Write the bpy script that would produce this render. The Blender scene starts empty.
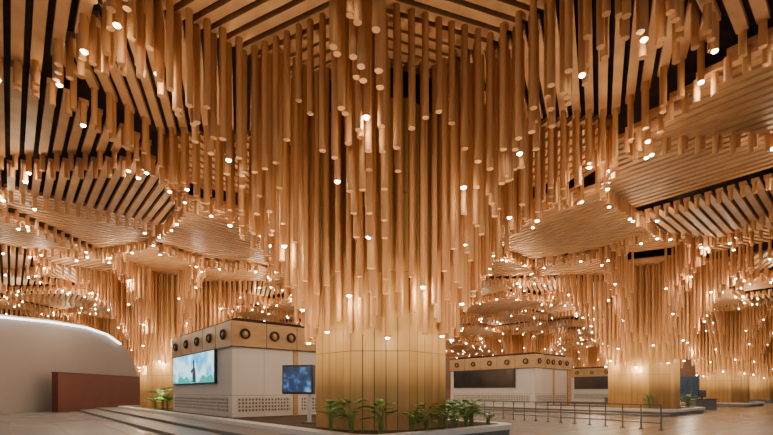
import bpy, bmesh, math, random
from mathutils import Vector, Matrix
random.seed(7)
D=bpy.data; SC=bpy.context.scene; COL=SC.collection
A=math.radians(41.2); UA=(math.cos(A),math.sin(A)); UB=(-math.sin(A),math.cos(A)); S=32.2
OX,OY=-0.24,19.0
H=14.0; CZ=1.9
def uv(u,v): return (OX+u*UA[0]+v*UB[0], OY+u*UA[1]+v*UB[1])
# ---------------------------------------------------------------- materials
def newmat(name):
    m=D.materials.new(name); m.use_nodes=True; nt=m.node_tree; b=nt.nodes['Principled BSDF']; return m,nt,b
def pmat(name,c,rough=.5,metal=0,emit=None,es=0,noise=0,nscale=4,bump=0):
    m,nt,b=newmat(name)
    b.inputs['Roughness'].default_value=rough; b.inputs['Metallic'].default_value=metal
    g=nt.nodes.new('ShaderNodeNewGeometry'); n=nt.nodes.new('ShaderNodeTexNoise'); n.inputs['Scale'].default_value=nscale
    n.inputs['Detail'].default_value=4
    nt.links.new(g.outputs['Position'],n.inputs['Vector'])
    r=nt.nodes.new('ShaderNodeValToRGB')
    k=noise
    r.color_ramp.elements[0].position=.3; r.color_ramp.elements[1].position=.7
    r.color_ramp.elements[0].color=(*[x*(1-k) for x in c],1); r.color_ramp.elements[1].color=(*[min(1,x*(1+k)) for x in c],1)
    nt.links.new(n.outputs['Fac'],r.inputs['Fac']); nt.links.new(r.outputs['Color'],b.inputs['Base Color'])
    if emit: b.inputs['Emission Color'].default_value=(*emit,1); b.inputs['Emission Strength'].default_value=es
    if bump:
        bp=nt.nodes.new('ShaderNodeBump'); bp.inputs['Strength'].default_value=bump; nt.links.new(n.outputs['Fac'],bp.inputs['Height']); nt.links.new(bp.outputs['Normal'],b.inputs['Normal'])
    return m
def wood(name,c1,c2,sc=(2.5,2.5,.15),rough=.42):
    m,nt,b=newmat(name); b.inputs['Roughness'].default_value=rough
    g=nt.nodes.new('ShaderNodeNewGeometry'); mp=nt.nodes.new('ShaderNodeMapping'); mp.inputs['Scale'].default_value=sc
    n=nt.nodes.new('ShaderNodeTexNoise'); n.inputs['Scale'].default_value=1; n.inputs['Detail'].default_value=5
    nt.links.new(g.outputs['Position'],mp.inputs['Vector']); nt.links.new(mp.outputs['Vector'],n.inputs['Vector'])
    r=nt.nodes.new('ShaderNodeValToRGB'); r.color_ramp.elements[0].position=.32; r.color_ramp.elements[1].position=.68
    r.color_ramp.elements[0].color=(*c1,1); r.color_ramp.elements[1].color=(*c2,1)
    nt.links.new(n.outputs['Fac'],r.inputs['Fac']); nt.links.new(r.outputs['Color'],b.inputs['Base Color'])
    return m
M_TUBE=wood('tube_wood',(.42,.19,.068),(.60,.30,.115),rough=.55)
M_SLAT=wood('slat_wood',(.43,.21,.085),(.56,.29,.12),(1.2,1.2,1.2),.55)
M_PLANK=wood('plank_wood',(.46,.255,.08),(.58,.335,.115),(3,3,.12),.45)
M_BAND=wood('band_wood',(.42,.26,.13),(.52,.34,.18),(1,1,4),.4)
M_DARK=pmat('ceiling_void',(.035,.022,.015),.9,noise=.3)
M_BLACK=pmat('black_metal',(.015,.014,.014),.4,noise=.2)
M_WHITE=pmat('white_panel',(.64,.64,.66),.35,noise=.03,nscale=.7)
M_RIM=pmat('rim_stone',(.74,.74,.75),.35,noise=.06,nscale=3)
M_STEP=pmat('step_stone',(.17,.17,.175),.4,noise=.15,nscale=2)
M_SOIL=pmat('soil',(.06,.04,.025),.95,noise=.5,nscale=12,bump=.6)
M_WALL=pmat('wall_plaster',(.28,.26,.265),.8,noise=.04,nscale=.3)
M_RED=pmat('red_brown_panel',(.10,.026,.02),.5,noise=.12,nscale=.8)
M_STEEL=pmat('steel',(.5,.49,.48),.3,.9,noise=.05)
M_RAIL=pmat('rail_metal',(.16,.15,.15),.35,.7,noise=.05)
M_LEAF=pmat('leaf_green',(.14,.38,.07),.45,noise=.45,nscale=5)
M_STEM=pmat('stem_green',(.16,.25,.07),.6,noise=.2)
M_LENS=pmat('lamp_lens',(1,.9,.7),.3,emit=(1,.86,.62),es=60)
M_COVE=pmat('cove_strip',(1,.95,.85),.3,emit=(1,.96,.92),es=5)
M_GLASS=pmat('facade_glass',(.05,.08,.11),.12,emit=(.18,.25,.32),es=.12,noise=.4,nscale=.25)
M_FAR=pmat('far_wall',(.20,.12,.08),.7,noise=.3,nscale=.15)
M_SCRBLK=pmat('screen_black',(.03,.03,.035),.15,noise=.3,nscale=.6)
# floor
m,nt,b=newmat('floor_tile'); M_FLOOR=m
g=nt.nodes.new('ShaderNodeNewGeometry'); mp=nt.nodes.new('ShaderNodeMapping'); mp.inputs['Rotation'].default_value=(0,0,-A); mp.inputs['Scale'].default_value=(.5,.5,.5)
br=nt.nodes.new('ShaderNodeTexBrick'); br.offset=0; br.inputs['Scale'].default_value=1; br.inputs['Mortar Size'].default_value=.008; br.inputs['Brick Width'].default_value=1; br.inputs['Row Height'].default_value=.5
br.inputs['Color1'].default_value=(.225,.225,.235,1); br.inputs['Color2'].default_value=(.26,.255,.265,1); br.inputs['Mortar'].default_value=(.12,.115,.115,1)
nt.links.new(g.outputs['Position'],mp.inputs['Vector']); nt.links.new(mp.outputs['Vector'],br.inputs['Vector']); nt.links.new(br.outputs['Color'],b.inputs['Base Color'])
b.inputs['Roughness'].default_value=.27
# vent: perforated
m,nt,b=newmat('vent_perforated'); M_VENT=m
tc=nt.nodes.new('ShaderNodeTexCoord'); br=nt.nodes.new('ShaderNodeTexVoronoi'); br.inputs['Scale'].default_value=5; br.inputs['Randomness'].default_value=.1
rr=nt.nodes.new('ShaderNodeValToRGB'); rr.color_ramp.elements[0].position=.36; rr.color_ramp.elements[1].position=.42
rr.color_ramp.elements[0].color=(.12,.11,.1,1); rr.color_ramp.elements[1].color=(.55,.54,.54,1)
nt.links.new(tc.outputs['Object'],br.inputs['Vector']); nt.links.new(br.outputs['Distance'],rr.inputs['Fac']); nt.links.new(rr.outputs['Color'],b.inputs['Base Color'])
def screen_mat(name,cols,scale,es,seed=0):
    m,nt,b=newmat(name)
    tc=nt.nodes.new('ShaderNodeTexCoord'); mp=nt.nodes.new('ShaderNodeMapping'); mp.inputs['Location'].default_value=(seed,seed,0)
    n=nt.nodes.new('ShaderNodeTexNoise'); n.inputs['Scale'].default_value=scale; n.inputs['Detail'].default_value=2
    r=nt.nodes.new('ShaderNodeValToRGB'); el=r.color_ramp.elements
    el[0].position=cols[0][0]; el[0].color=(*cols[0][1],1); el[1].position=cols[-1][0]; el[1].color=(*cols[-1][1],1)
    for p,c in cols[1:-1]:
        e=el.new(p); e.color=(*c,1)
    nt.links.new(tc.outputs['Object'],mp.inputs['Vector']); nt.links.new(mp.outputs['Vector'],n.inputs['Vector']); nt.links.new(n.outputs['Fac'],r.inputs['Fac'])
    nt.links.new(r.outputs['Color'],b.inputs['Emission Color']); b.inputs['Emission Strength'].default_value=es; b.inputs['Base Color'].default_value=(.02,.02,.02,1); b.inputs['Roughness'].default_value=.2
    return m
M_AD=screen_mat('screen_bright',[(.32,(.01,.30,.62)),(.45,(.08,.62,.95)),(.56,(.75,.97,1)),(.72,(.12,.70,.85))],.75,1.8,3)
M_AD2=screen_mat('screen_blue',[(.3,(.01,.02,.05)),(.5,(.015,.05,.13)),(.62,(.06,.2,.5)),(.75,(.3,.5,.8))],2.2,.9,1)
M_HILL=pmat('screen_hill',(.05,.35,.3),.3,emit=(.04,.45,.42),es=1.1,noise=.4)
M_FIG=pmat('screen_figure',(.02,.05,.08),.3,emit=(.02,.08,.12),es=.6)
# ---------------------------------------------------------------- helpers
def link(o,parent=None):
    COL.objects.link(o)
    if parent: o.parent=parent
    return o
def mobj(name,vs,fs,mat,parent=None,smooth=False):
    me=D.meshes.new(name); me.from_pydata(vs,[],fs); me.update()
    for mm in (mat if isinstance(mat,list) else [mat]): me.materials.append(mm)
    if smooth: me.polygons.foreach_set('use_smooth',[True]*len(fs))
    return link(D.objects.new(name,me),parent)
def tag(o,label,cat,group=None,kind=None):
    o['label']=label; o['category']=cat
    if group:o['group']=group
    if kind:o['kind']=kind
    return o
def empty(name,loc=(0,0,0),rot=0):
    o=D.objects.new(name,None); o.location=loc; o.rotation_euler=(0,0,rot); COL.objects.link(o); return o
def boxgeo(x0,x1,y0,y1,z0,z1,off=0):
    v=[(x,y,z) for z in (z0,z1) for y in (y0,y1) for x in (x0,x1)]
    f=[(0,2,3,1),(4,5,7,6),(0,1,5,4),(2,6,7,3),(0,4,6,2),(1,3,7,5)]
    return v,[tuple(i+off for i in q) for q in f]
def box(name,x0,x1,y0,y1,z0,z1,mat,parent=None,bev=0):
    v,f=boxgeo(x0,x1,y0,y1,z0,z1)
    o=mobj(name,v,f,mat,parent)
    if bev:
        md=o.modifiers.new('b','BEVEL'); md.width=bev; md.segments=2
    return o
def boxes(name,lst,mat,parent=None):
    V=[];F=[]
    for b_ in lst:
        v,f=boxgeo(*b_,off=len(V)); V+=v;F+=f
    return mobj(name,V,F,mat,parent)
def prism(name,pts,z0,z1,mat,parent=None,bev=0):
    n=len(pts); V=[(x,y,z0) for x,y in pts]+[(x,y,z1) for x,y in pts]
    F=[tuple(range(n-1,-1,-1)),tuple(range(n,2*n))]+[(i,(i+1)%n,n+(i+1)%n,n+i) for i in range(n)]
    o=mobj(name,V,F,mat,parent)
    if bev:
        md=o.modifiers.new('b','BEVEL'); md.width=bev; md.segments=2; md.limit_method='ANGLE'
    return o
# ---------------------------------------------------------------- canopy layout (uv frame, period S)
def pol(r,deg): return (r*math.cos(math.radians(deg)),r*math.sin(math.radians(deg)))
R1,R2,RB=5.4,10.0,12.4
cols=[]
for i in range(-3,6):
    for j in range(-3,6): cols.append(uv(i*S,j*S))
def lerpt(t,x):
    for (x0,y0),(x1,y1) in zip(t,t[1:]):
        if x<=x1: return y0+(y1-y0)*max(0,(x-x0)/(x1-x0))
    return t[-1][1]
ER=[(3,3.8),(4,5.8),(5.2,7.8),(7,9.9),(9,11.4),(12,12.2),(18,12.4)]
EV=[(3,4.3),(3.6,6.4),(4.5,8.8),(5.5,10.6),(7,11.8),(9,12.3),(12,12.4),(16,12.4)]
def near(u,v):
    du=u-S*round(u/S); dv=v-S*round(v/S); return math.hypot(du,dv),math.atan2(dv,du)
def env(r,th,main):
    s=abs(math.cos(4*th))**1.3
    if not main: r=3+(r-3)*1.45
    return lerpt(EV,r)*(1-s)+lerpt(ER,r)*s
def visible(x,y): return y>-5 and y<132 and abs(x)<.98*y+22
B22=pol(RB,22.5)
panels=[] # (poly pts relative, slat angle deg, height, height at the other columns)
panels.append(([pol(R1,45*k) for k in range(8)],None,H,12.9,True))
for k in range(8):
    panels.append(([pol(R1,45*k),pol(R2,45*k),pol(RB,45*k+22.5),pol(R2,45*k+45),pol(R1,45*k+45)],45*k+112.5,13.6,12.9,False))
bx,by=B22
panels.append(([(R2,0),(bx,-by),(S-bx,-by),(S-R2,0),(S-bx,by),(bx,by)],90,13.0,12.5,False))
panels.append(([(-by,bx),(0,R2),(by,bx),(by,S-bx),(0,S-R2),(-by,S-bx)],0,13.0,12.5,False))
q=3.4; a7=R2*math.sqrt(.5)
def rot(p,k):
    x,y=p[0]-S/2,p[1]-S/2
    for _ in range(k): x,y=-y,x
    return (x+S/2,y+S/2)
for k in range(4):
    L_=[(a7,a7),(bx,by),(S/2,by),(S/2,S/2-q),(S/2-q,S/2-q)]
    R_=[(S/2,by),(S-bx,by),(S-a7,a7),(S/2+q,S/2-q),(S/2,S/2-q)]
    panels.append(([rot(p,k) for p in L_],0+90*k,12.6,12.6,False))
    panels.append(([rot(p,k) for p in R_],90+90*k,12.9,12.9,False))
panels.append(([(S/2-q,S/2-q),(S/2+q,S/2-q),(S/2+q,S/2+q),(S/2-q,S/2+q)],45,13.2,13.2,False))
def ccw(P):
    a=sum(P[i][0]*P[(i+1)%len(P)][1]-P[(i+1)%len(P)][0]*P[i][1] for i in range(len(P)))
    return P if a>0 else P[::-1]
def planes(P):
    out=[]
    for i in range(len(P)):
        (x0,y0),(x1,y1)=P[i],P[(i+1)%len(P)]; L=math.hypot(x1-x0,y1-y0)
        if L<.01: continue
        nx,ny=-(y1-y0)/L,(x1-x0)/L; out.append((nx,ny,nx*x0+ny*y0))
    return out
slats=[];tubes=[];lampspots=[]
for ci in range(-3,6):
  for cj in range(-3,6):
    for (P,ang,Hp,Ho,iscol) in panels:
        P=ccw(P); cx=sum(p[0] for p in P)/len(P); cy=sum(p[1] for p in P)/len(P)
        U0,V0=ci*S,cj*S
        X,Y=uv(cx+U0,cy+V0)
        if not visible(X,Y) or Y<-2: continue
        if Y>34: Hp=Ho
        PL=planes(P); lines=[]
        if iscol:
            for k in range(8):
                n=pol(1,22.5+45*k); t=(-n[1],n[0]); d=3.08
                while d<R1*math.cos(math.pi/8)-.05:
                    hw=d*math.tan(math.pi/8)-.03
                    lines.append(((n[0]*d-t[0]*hw,n[1]*d-t[1]*hw),(n[0]*d+t[0]*hw,n[1]*d+t[1]*hw))); d+=.43
        else:
            t=pol(1,ang); n=(-t[1],t[0]); ds=[(p[0]-cx)*n[0]+(p[1]-cy)*n[1] for p in P]; d=min(ds)+.2
            while d<max(ds)-.1:
                ox,oy=cx+n[0]*d,cy+n[1]*d; lo,hi=-99,99
                for (nx,ny,c) in PL:
                    dn=nx*t[0]+ny*t[1]; e=c+.1-(nx*ox+ny*oy)
                    if abs(dn)<1e-6:
                        if e>0: hi=-99
                        continue
                    if dn>0: lo=max(lo,e/dn)
                    else: hi=min(hi,e/dn)
                if hi-lo>.5: lines.append(((ox+t[0]*lo,oy+t[1]*lo),(ox+t[0]*hi,oy+t[1]*hi)))
                d+=.49
        ct=[]
        for (p,q_) in lines:
            slats.append((uv(U0+p[0],V0+p[1]),uv(U0+q_[0],V0+q_[1]),Hp))
            L=math.hypot(q_[0]-p[0],q_[1]-p[1]); nn=max(1,int(L/.45))
            for s in range(nn+1):
                f=s/nn; lx=p[0]+(q_[0]-p[0])*f; ly=p[1]+(q_[1]-p[1])*f
                bd=min(nx*lx+ny*ly-c for nx,ny,c in PL)
                r,th=near(lx,ly)
                if r<3.0: continue
                gu,gv=U0+lx,V0+ly
                main=math.hypot(gu,gv)<17 or (round(gu/S)+round(gv/S)<0)
                if iscol:
                    a8=(th+math.pi/8)%(math.pi/4)-math.pi/8
                    hw_=.7
                    if main and abs(th+3*math.pi/4)<.35: hw_=.5
                    ok=r<3.75 or abs(r*math.sin(a8))<hw_
                else:
                    w0=1.0 if main else .7
                    wd=w0+(.38-w0)*min(1,max(0,(r-5.5)/5.5)); ok=bd<wd
                    if r<R1*1.02 and abs(math.sin(4*th))>.75 : ok=False
                if not ok: continue
                z=env(r,th,main)+random.uniform(-.4,.4)*(1 if r<11 else .12)
                z=min(z,Hp-.6-(.15 if main else 0))
                x,y=uv(gu,gv)
                tt=(x+random.uniform(-.02,.02),y+random.uniform(-.02,.02),z,Hp)
                tubes.append(tt); ct.append((lx,ly,tt))
        if iscol: sp=[pol(4.9,45*k) for k in range(8)]+[pol(4.1 if k%2 else 3.3,22.5*k+8) for k in range(16)]
        else:
            sp=[]
            for i in range(len(P)):
                (x0,y0),(x1,y1)=P[i],P[(i+1)%len(P)]; L=math.hypot(x1-x0,y1-y0)
                nn=max(1,int(round(L/(2.6 if Y<60 else 6.0))))
                for s in range(nn): sp.append((x0+(x1-x0)*(s+.5)/nn,y0+(y1-y0)*(s+.5)/nn))
            sp=sp[::2]
        for (lx,ly) in sp:
            if not ct: continue
            lampspots.append(min(ct,key=lambda c:(c[0]-lx)**2+(c[1]-ly)**2)[2])
lamps=list(dict.fromkeys(lampspots))
def inframe(x,y,z,*a):
    if y<3: return False
    px=386.5+430*x/y; py=392-430*(z-CZ)/y
    return -20<px<793 and -20<py<440
R=.105
def tubegeo(V,F,x,y,z0,z1,r,n):
    o=len(V)
    cs=[(x+r*math.cos(2*math.pi*k/n),y+r*math.sin(2*math.pi*k/n)) for k in range(n)]
    V+= [(a,b_,z0) for a,b_ in cs]+[(a,b_,z1) for a,b_ in cs]+[(a,b_,z0) for a,b_ in cs]
    F+= [(o+k,o+(k+1)%n,o+n+(k+1)%n,o+n+k) for k in range(n)]
    F.append(tuple(o+2*n+k for k in range(n-1,-1,-1)))
def smoothq(me):
    me.polygons.foreach_set('use_smooth',[len(p.vertices)==4 for p in me.polygons])
tubes.sort(key=lambda t:t[0]**2+t[1]**2)
ind=[];rest=[]
for t in tubes:
    if len(ind)<300 and inframe(*t): ind.append(t)
    else: rest.append(t)
V=[];F=[]; n=18
tubegeo(V,F,0,0,-1,0,R,n)
um=D.meshes.new('hanging_wooden_tube'); um.from_pydata(V,[],F); um.materials.append(M_TUBE); smoothq(um)
for t in ind:
    o=D.objects.new('hanging_wooden_tube',um); o.location=(t[0],t[1],t[3]); o.scale=(1,1,t[3]-t[2]); COL.objects.link(o)
    tag(o,'long round warm wooden tube hanging from the slatted ceiling','wooden tube','hanging tubes of the canopy')
V=[];F=[]
for t in rest:
    d=math.hypot(t[0],t[1]); tubegeo(V,F,t[0],t[1],t[2],t[3],R if d<50 else R*1.1,12 if d<35 else (8 if d<60 else 5))
o=mobj('hanging_wooden_tubes',V,F,M_TUBE); smoothq(o.data)
tag(o,'dense field of round wooden tubes hanging in funnels around the columns','wooden tubes',None,'stuff')
# slats : rectangular battens
slats.sort(key=lambda s:(s[0][0]+s[1][0])**2+(s[0][1]+s[1][1])**2)
hwid=.155
v_,f_=boxgeo(-.5,.5,-hwid,hwid,0,.2)
um=D.meshes.new('ceiling_slat'); um.from_pydata(v_,[],f_); um.materials.append(M_SLAT)
V=[];F=[];cnt=0
for p,q_,Hp in slats:
    mx,my=(p[0]+q_[0])/2,(p[1]+q_[1])/2; L=math.hypot(q_[0]-p[0],q_[1]-p[1]); an=math.atan2(q_[1]-p[1],q_[0]-p[0])
    if cnt<300 and (inframe(mx,my,Hp) or inframe(*p,Hp) or inframe(*q_,Hp)):
        cnt+=1
        o=D.objects.new('ceiling_slat',um); o.location=(mx,my,Hp); o.rotation_euler=(0,0,an); o.scale=(L,1,1); COL.objects.link(o)
        tag(o,'horizontal rectangular wooden slat of the suspended ceiling','ceiling slat','slats of the suspended ceiling')
    else:
        nx,ny=-math.sin(an)*hwid,math.cos(an)*hwid; o0=len(V)
        V+=[(p[0]-nx,p[1]-ny,Hp),(q_[0]-nx,q_[1]-ny,Hp),(q_[0]+nx,q_[1]+ny,Hp),(p[0]+nx,p[1]+ny,Hp)]
        V+=[(a,b_,Hp+.2) for a,b_,_ in V[o0:o0+4]]
        F+=[(o0+3,o0+2,o0+1,o0)]+[(o0+k,o0+(k+1)%4,o0+4+(k+1)%4,o0+4+k) for k in range(4)]
o=mobj('ceiling_slats',V,F,M_SLAT)
tag(o,'parallel horizontal wooden slats filling faceted ceiling panels','ceiling slats',None,'stuff')
# downlights at tube ends
V=[];F=[]; tubegeo(V,F,0,0,-.07,.0,.112,14)
hm=D.meshes.new('tube_downlight'); hm.from_pydata(V,[],F); hm.materials.append(M_TUBE)
bm=bmesh.new(); bmesh.ops.create_uvsphere(bm,u_segments=12,v_segments=8,radius=.08); lm=D.meshes.new('lamp_lens'); bm.to_mesh(lm); bm.free(); lm.materials.append(M_LENS)
lamps.sort(key=lambda t:t[0]**2+t[1]**2)
c=0;far=[];plist=[]
for t in lamps:
    if c<240 and inframe(*t):
        c+=1
        o=D.objects.new('tube_downlight',hm); o.location=t[:3]; COL.objects.link(o)
        tag(o,'small round downlight glowing warm white at a tube end','downlight','downlights in the canopy')
        l=D.objects.new('lamp_lens',lm); l.location=(0,0,-.08); l.scale=(1,1,.6); COL.objects.link(l); l.parent=o
        if c%2==0: plist.append(t)
    elif inframe(*t): far.append(t)
V=[];F=[]
for t in far:
    o0=len(V); s=.08; zc=t[2]-.07
    V+=[(t[0]+s,t[1],zc),(t[0],t[1]+s,zc),(t[0]-s,t[1],zc),(t[0],t[1]-s,zc),(t[0],t[1],zc+s),(t[0],t[1],zc-s)]
    F+=[(o0+a,o0+(a+1)%4,o0+4) for a in range(4)]+[(o0+(a+1)%4,o0+a,o0+5) for a in range(4)]
o=mobj('tube_downlights',V,F,M_LENS); tag(o,'many small distant warm white downlights dotting the canopy','downlights',None,'stuff')
# ---------------------------------------------------------------- structure
fl=box('floor',-150,150,-12,150,-.3,0,M_FLOOR); fl['kind']='structure'
ce=box('ceiling',-150,150,-6,150,14.6,15.0,M_DARK); ce['kind']='structure'
wb=box('wall_back',-150,150,134,134.5,0,14.6,M_FAR); wb['kind']='structure'
top=[(57.5,2.4),(57,4.2),(56,6.0),(54.8,7.2),(53,8.1),(50.5,8.9),(47,9.2),(42,9.0),(36,8.5),(20,8.3)]
pts=[(20,0),(58,0)]+top
V=[(-33,y,z) for y,z in pts]+[(-34,y,z) for y,z in pts]; n=len(pts)
F=[tuple(range(n)),tuple(range(2*n-1,n-1,-1))]+[(k,n+k,n+(k+1)%n,(k+1)%n) for k in range(n)]
wl=mobj('wall_left',V,F,M_WALL); wl['kind']='structure'
V=[];F=[]
tp=[(y,z-.35) for y,z in top if z>7.5]
for k,(y,z) in enumerate(tp): V+=[(-32.9,y,z),(-32.7,y,z),(-32.7,y,z+.16),(-32.9,y,z+.16)]
for k in range(len(tp)-1):
    for s in range(4): F.append((4*k+s,4*k+(s+1)%4,4*k+4+(s+1)%4,4*k+4+s))
tr=mobj('trim_1',V,F,M_COVE); tr['kind']='structure'
rb=empty('hoarding_panel',(-31,0,0)); tag(rb,'long dark red-brown partition standing before a pale grey wall','partition')
box('body',-.3,.3,40.2,54,0,3.7,M_RED,rb,.03)
box('top_trim',-.32,.32,40.2,54,3.7,3.78,M_BLACK,rb)
wf=boxes('wall_right',[(88,88.5,40,134,6.5,14.6)],M_FAR); wf['kind']='structure'
for k in range(3):
    g_=empty('window_%d'%(k+1),(88,50+k*28,0)); g_['kind']='structure'
    box('pane',0,.1,0,27.5,0,6.5,M_GLASS,g_)
    boxes('mullion',[(-.15,0,y,y+.2,0,6.5) for y in range(0,28,3)]+[(-.15,0,0,27.5,3,3.15)],M_STEEL,g_)
for k in range(2):
    g_=empty('window_%d'%(k+4),(40+k*24,133.8,0)); g_['kind']='structure'
    box('pane',0,23.5,0,.1,0,7,M_GLASS,g_)
    boxes('mullion',[(x,x+.2,-.15,0,0,7) for x in range(0,24,3)],M_STEEL,g_)
# ---------------------------------------------------------------- columns
def column_mesh():
    V=[];F=[]; Rc=2.92; 
    vv=[(Rc*math.cos(math.radians(22.5+45*k)),Rc*math.sin(math.radians(22.5+45*k))) for k in range(8)]
    np_=5
    for k in range(8):
        p,q=vv[k],vv[(k+1)%8]; nx,ny=(p[0]+q[0])/2,(p[1]+q[1])/2; l=math.hypot(nx,ny); nx/=l;ny/=l
        for s in range(np_):
            g0=.012 
            a=s/np_+g0*.5; b_=(s+1)/np_-g0*.5
            pa=(p[0]+(q[0]-p[0])*a,p[1]+(q[1]-p[1])*a); pb=(p[0]+(q[0]-p[0])*b_,p[1]+(q[1]-p[1])*b_)
            for (z0,z1) in ((0,3.0),(3.02,6.0),(6.02,9),(9.02,12.6)):
                o=len(V)
                for z in (z0,z1):
                    V+=[(pa[0],pa[1],z),(pb[0],pb[1],z),(pb[0]-nx*.06,pb[1]-ny*.06,z),(pa[0]-nx*.06,pa[1]-ny*.06,z)]
                F+=[(o,o+1,o+5,o+4),(o+1,o+2,o+6,o+5),(o+3,o,o+4,o+7),(o+4,o+5,o+6,o+7),(o+3,o+2,o+1,o)]
    return V,F,vv
CV,CF,CVV=column_mesh()
first=None
for (x,y) in cols:
    if not(visible(x,y)) or y<10: continue
    e=empty('wooden_column',(x,y,.45)); tag(e,'large octagonal column clad in pale vertical wood planks','column','columns of the hall')
    if first is None:
        p1=mobj('cladding',CV,CF,M_PLANK,e)
        k8=[(a*.975,b_*.975) for a,b_ in CVV]
        p2=prism('core',k8,0,13.4,M_BLACK,e)
        first=(p1,p2)
    else:
        for p in first:
            k=p.copy(); COL.objects.link(k); k.parent=e
cam_=empty('security_camera',(OX+.25,OY-2.72,5.9)); tag(cam_,'small dark security camera fixed on the wooden column','camera')
box('mount',-.05,.05,-.1,.05,-.1,.1,M_BLACK,cam_)
box('body',-.12,.12,-.45,-.1,-.1,.12,M_BLACK,cam_,.03)
# ---------------------------------------------------------------- platform (local uv)
def rrect(u0,u1,v0,v1,r,seg=6):
    pts=[]
    for (cx,cy,a0) in ((u1-r,v0+r,-90),(u1-r,v1-r,0),(u0+r,v1-r,90),(u0+r,v0+r,180)):
        for s in range(seg+1):
            a=math.radians(a0+90*s/seg); pts.append((cx+r*math.cos(a),cy+r*math.sin(a)))
    return pts
def platform(u0,v1):
    x,y=uv(u0,0); e=empty('planter_platform',(x,y,0),A)
    tag(e,'long raised stone planter platform with pale rim and dark steps','planter')
    prism('step',rrect(-7.2,-3.5,-3.9,v1+3,.3),0,.15,M_STEP,e,.02)
    prism('step',rrect(-5.7,-3.5,-3.9,v1+1.5,.3),.15,.30,M_STEP,e,.02)
    prism('base',rrect(-4.1,4.95,-3.85,v1,1.2),0,.27,M_STEP,e,.02)
    o_=rrect(-4.2,5.05,-3.95,v1+.1,1.3); i_=rrect(-3.5,4.5,-3.4,v1-.4,.8); n=len(o_)
    V=[(a,b,.27) for a,b in o_]+[(a,b,.48) for a,b in o_]+[(a,b,.48) for a,b in i_]+[(a,b,.27) for a,b in i_]
    F=[]
    for k in range(n):
        k2=(k+1)%n
        for s in range(4):
            F.append((s*n+k,s*n+k2,((s+1)%4)*n+k2,((s+1)%4)*n+k))
    mobj('rim',V,F,M_RIM,e)
    prism('soil_bed',i_,.33,.45,M_SOIL,e)
    return e
platform(0,37); platform(S,33); platform(2*S,33)
# ---------------------------------------------------------------- kiosk
def kiosk(ou,screenmat,bright):
    x,y=uv(ou-3.0,9.3); e=empty('service_kiosk',(x,y,.45),A)
    W_,L_,Hh=8.0,11.5,5.45; Bz=4.0
    box('body',.06,W_-.06,.06,L_-.06,0,Bz,M_BLACK,e)
    pl=[]
    for (z0,z1) in ((.02,1.25),(1.27,3.98)):
        k=0.0
        while k<L_-.1:
            pl.append((0,.08,k+.01,min(k+2.3,L_)-.01,z0,z1)); k+=2.3
        for (a,b_) in ((0,1.9),(1.9,3.8),(4.15,5.6),(5.6,7.1)):
            pl.append((a+.01,b_-.01,0,.08,z0,z1))
        pl.append((W_-.08,W_,0.01,L_,z0,z1)); pl.append((0,W_,L_-.08,L_,z0,z1))
    boxes('white_cladding',pl,M_WHITE,e)
    box('wood_post',3.8,4.13,-.05,.1,0,Bz,M_BAND,e)
    box('wood_post',7.15,W_+.02,-.05,.1,0,Bz,M_BAND,e)
    box('upper_band',-.1,W_+.1,-.1,L_+.1,Bz,Hh,M_BAND,e,.04)
    boxes('band_groove',[(-.112,-.1,k,k+.03,Bz,Hh) for k in (2.3,4.6,6.9,9.2)]+[(k,k+.03,-.112,-.1,Bz,Hh) for k in (2,4,6)]+[(-.12,W_+.12,-.12,L_+.12,Bz-.02,Bz+.04)],M_BLACK,e)
    box('roof_cap',.4,W_-.4,.4,L_-.4,Hh,Hh+.25,M_DARK,e)
    def ring(pos,axis):
        bm=bmesh.new()
        R0,r0=.25,.06
        vs=[]
        for a in range(20):
            for s in range(8):
                t=2*math.pi*a/20; q=2*math.pi*s/8
                rr_=R0+r0*math.cos(q); v=(rr_*math.cos(t),r0*math.sin(q)*1.6,rr_*math.sin(t))
                if axis=='x': v=(v[1],v[0],v[2])
                vs.append(bm.verts.new(v))
        for a in range(20):
            for s in range(8):
                bm.faces.new((vs[a*8+s],vs[a*8+(s+1)%8],vs[((a+1)%20)*8+(s+1)%8],vs[((a+1)%20)*8+s]))
        me=D.meshes.new('air_diffuser'); bm.to_mesh(me); bm.free(); me.materials.append(M_BLACK)
        o=D.objects.new('air_diffuser',me); link(o,e); o.location=pos
        bm=bmesh.new(); bmesh.ops.create_uvsphere(bm,u_segments=12,v_segments=8,radius=.15); me=D.meshes.new('nozzle'); bm.to_mesh(me); bm.free(); me.materials.append(M_PLANK)
        k=D.objects.new('nozzle',me); link(k,o); k.scale=(.5,1,1) if axis=='x' else (1,.5,1)
    for k in (1.0,3.3,5.6,7.9,10.4): ring((-.15,k,4.75),'x')
    for k in (.7,2.5,3.6,5.2,6.8): ring((k,-.15,4.75),'y')
    box('vent_grille',-.03,.02,.6,L_-.5,.3,1.15,M_VENT,e)
    box('vent_grille',.3,3.6,-.03,.02,.3,1.15,M_VENT,e)
    box('vent_grille',4.4,6.9,-.03,.02,.3,1.15,M_VENT,e)
    s=box('display_screen',-.16,0,2.3,10.9,1.95,4.05,M_BLACK,e,.02)
    box('screen_image',-.18,-.15,2.42,10.78,2.05,3.95,screenmat,s)
    if bright:
        V=[(-.185,2.42,2.05)]+[(-.185,2.42+k*8.36/20,2.3+.2*math.sin(k*.55)+.15*math.sin(k*1.7)) for k in range(21)]+[(-.185,10.78,2.05)]
        mobj('picture_hill',V,[tuple(range(len(V)))],M_HILL,s)
        V=[(-.19,5.6+a*.9,2.1+b_*.9) for a,b_ in ((0,0),(.1,.9),(.35,1.1),(.3,1.5),(.5,1.75),(.75,1.5),(.7,1.1),(1.3,.8),(1.1,.6),(.85,.8),(.8,0))]
        mobj('picture_figure',V,[tuple(range(len(V)))],M_FIG,s)
    return e
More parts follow.
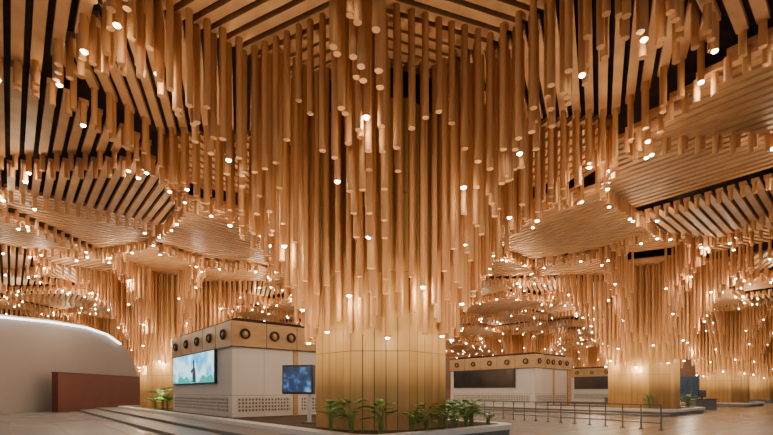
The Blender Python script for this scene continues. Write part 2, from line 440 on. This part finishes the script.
k1=kiosk(0,M_AD,True); tag(k1,'white panelled kiosk with wood top, ring diffusers and bright screen','kiosk')
k2=kiosk(S,M_SCRBLK,False); tag(k2,'white panelled kiosk with wood top and dark wide screen','kiosk')
k3=kiosk(2*S,M_SCRBLK,False); tag(k3,'distant white kiosk with wood top and dark screen','kiosk')
x,y=(-4.15,20.2); t=empty('information_display',(x,y,.45),math.radians(-14)); tag(t,'black framed monitor with blue picture on a pole','display')
box('housing',-.78,.78,-.1,.25,1.35,2.72,M_BLACK,t,.03)
box('screen_image',-.7,.7,-.12,-.09,1.45,2.62,M_AD2,t)
box('pole',.45,.6,.02,.16,0,1.4,M_WHITE,t); box('foot_plate',.25,.8,-.2,.4,0,.04,M_BLACK,t)
# ---------------------------------------------------------------- railing
rl=empty('metal_railing'); tag(rl,'thin dark metal post-and-rail barrier on the polished floor','railing')
p0=(7.4,32.5);p1=(13.6,21.3); N=13
for k in range(N+1):
    f=k/N; x=p0[0]+(p1[0]-p0[0])*f; y=p0[1]+(p1[1]-p0[1])*f
    V=[];F=[]; tubegeo(V,F,x,y,0,1.25,.035,8); tubegeo(V,F,x,y,0,.03,.13,12); mobj('post',V,F,M_RAIL,rl)
dx,dy=p1[0]-p0[0],p1[1]-p0[1]; L=math.hypot(dx,dy); an=math.atan2(dy,dx)
for z in (.35,.8,1.25):
    o=box('rail',0,L,-.025,.025,z-.025,z+.025,M_RAIL,rl); o.location=(p0[0],p0[1],0); o.rotation_euler=(0,0,an)
# ---------------------------------------------------------------- plants
def plant(x,y,z,h,nl,seed,bush=False):
    rnd=random.Random(seed); V=[];F=[];SV=[];SF=[]
    for k in range(nl):
        a=rnd.uniform(0,6.283); rd=h*rnd.uniform(.1,.4); hh=h*rnd.uniform(.35,1.0)
        bx,by=rnd.uniform(-.08,.08),rnd.uniform(-.08,.08); tx,ty=math.cos(a)*rd,math.sin(a)*rd
        n=5; pr=None
        for s in range(n+1):
            f=s/n; cx=bx+tx*f*f; cy=by+ty*f*f; cz=hh*(1-(1-f)**1.6)
            o=len(SV)
            for q in range(3): SV.append((cx+.012*math.cos(q*2.1),cy+.012*math.sin(q*2.1),cz))
            if pr is not None:
                for q in range(3): SF.append((pr+q,pr+(q+1)%3,o+(q+1)%3,o+q))
            pr=o
        cx,cy,cz=bx+tx,by+ty,hh
        Ls=h*rnd.uniform(.32,.5); Ws=Ls*rnd.uniform(.5,.7); droop=rnd.uniform(-.1,.5)
        ca,sa=math.cos(a),math.sin(a); m=6
        for s in range(m+1):
            f=s/m; wd=Ws*.5*(math.sin(math.pi*min(1,f*.92+.08))**.7)*(1 if f<1 else 0.02); l=Ls*(f-.15)
            zz=cz+l*.25-droop*l*l*2/Ls*.5
            if s==0: o=len(V)
            for side in (-1,0,1):
                V.append((cx+ca*l-sa*wd*side,cy+sa*l+ca*wd*side,zz+(abs(side))*wd*.25))
            if s:
                for c_ in (0,1):
                    F.append((o+3*(s-1)+c_,o+3*(s-1)+c_+1,o+3*s+c_+1,o+3*s+c_))
    pl=mobj('broadleaf_plant',V,F,M_LEAF,None,True); pl.location=(x,y,z)
    mobj('stem',SV,SF,M_STEM,pl)
    tag(pl,'leafy green broadleaf plant growing in the planter bed','plant','plants of the planter beds')
sd=1
for (u,v,h) in [(-3.3,-1.0,1.15),(-3.2,-2.1,1.2),(-2.6,-3.0,1.1),(-1.2,-3.2,.85),(-.5,-3.25,1.05),(.6,-3.2,.9),(1.3,-3.2,1.1),(2.1,-3.05,1.05),(2.8,-2.8,1.1),(3.4,-2.3,1.1),(3.9,-1.6,1.05),(3.7,-3.0,.7),(4.1,-.6,1.05),
                (-3.0,22.4,1.7),(-2.9,24.2,1.9),(-3.0,26.1,1.6)]:
    x,y=uv(u,v); plant(x,y,.45,h,18,sd); sd+=1
for (u,v) in [(2.9,-2.8),(3.6,-1.8),(4.0,-.8),(1.8,-3.1),(-3.2,-1.5)]:
    x,y=uv(S+u,v); plant(x,y,.45,1.2,14,sd); sd+=1
for (x,y) in ((34.5,47),(30,56)):
    e=empty('service_desk',(x,y,0),math.radians(20)); tag(e,'dark service desk with a monitor on top','desk')
    box('body',-1.6,1.6,-.5,.5,0,1.1,M_STEP,e,.04); box('top',-1.7,1.7,-.6,.6,1.1,1.16,M_BLACK,e)
    box('monitor',-.6,.6,-.05,.05,1.35,2.1,M_SCRBLK,e,.02); box('monitor_stand',-.06,.06,-.04,.06,1.16,1.4,M_BLACK,e)
# ---------------------------------------------------------------- lights
def light(t,name,loc,power,color,rad=.1,**kw):
    l=D.lights.new(name,t); l.energy=power; l.color=color
    if hasattr(l,'shadow_soft_size'): l.shadow_soft_size=rad
    o=D.objects.new(name,l); o.location=loc; COL.objects.link(o)
    for k,v in kw.items(): setattr(l,k,v)
    return o
WARM=(1,.79,.52)
for t in plist:
    light('POINT','fill_point',(t[0],t[1],t[2]-.3),40 if t[1]<15.5 else (75 if t[1]<30 else 130),WARM,.06)  # added fill light for the canopy, set just below a downlight
for t in far[::10]:
    light('POINT','fill_point',(t[0],t[1],t[2]-.9),420,WARM,.08)  # extra fill added to brighten the far canopy, hung under distant downlights
for (x,y) in cols:
    if not visible(x,y) or y<10 or y>110: continue
    for k in range(8 if y<80 else 4):
        a=math.radians(22.5+(45 if y<80 else 90)*k); lx,ly=x+7.5*math.cos(a),y+7.5*math.sin(a)
        o=light('SPOT','uplight',(lx,ly,.6),2200 if y<80 else 4000,(1,.80,.54),.2,spot_size=math.radians(100),spot_blend=1)
        d=Vector((x-lx,y-ly,15)); o.rotation_euler=d.to_track_quat('-Z','Y').to_euler()
wd=D.worlds.new('World'); SC.world=wd; wd.use_nodes=True
wd.node_tree.nodes['Background'].inputs[0].default_value=(1,.92,.84,1); wd.node_tree.nodes['Background'].inputs[1].default_value=.7
# ---------------------------------------------------------------- camera
c=D.cameras.new('Camera'); co=D.objects.new('Camera',c); COL.objects.link(co); co.location=(0,0,CZ); co.rotation_euler=(math.pi/2,0,0)
c.sensor_width=36; c.lens=36*430/773; c.shift_y=174.5/773; c.clip_end=400
SC.camera=co
print('tubes',len(tubes),'slats',len(slats),'lamps',len(lamps),'points',len(plist),len(far))
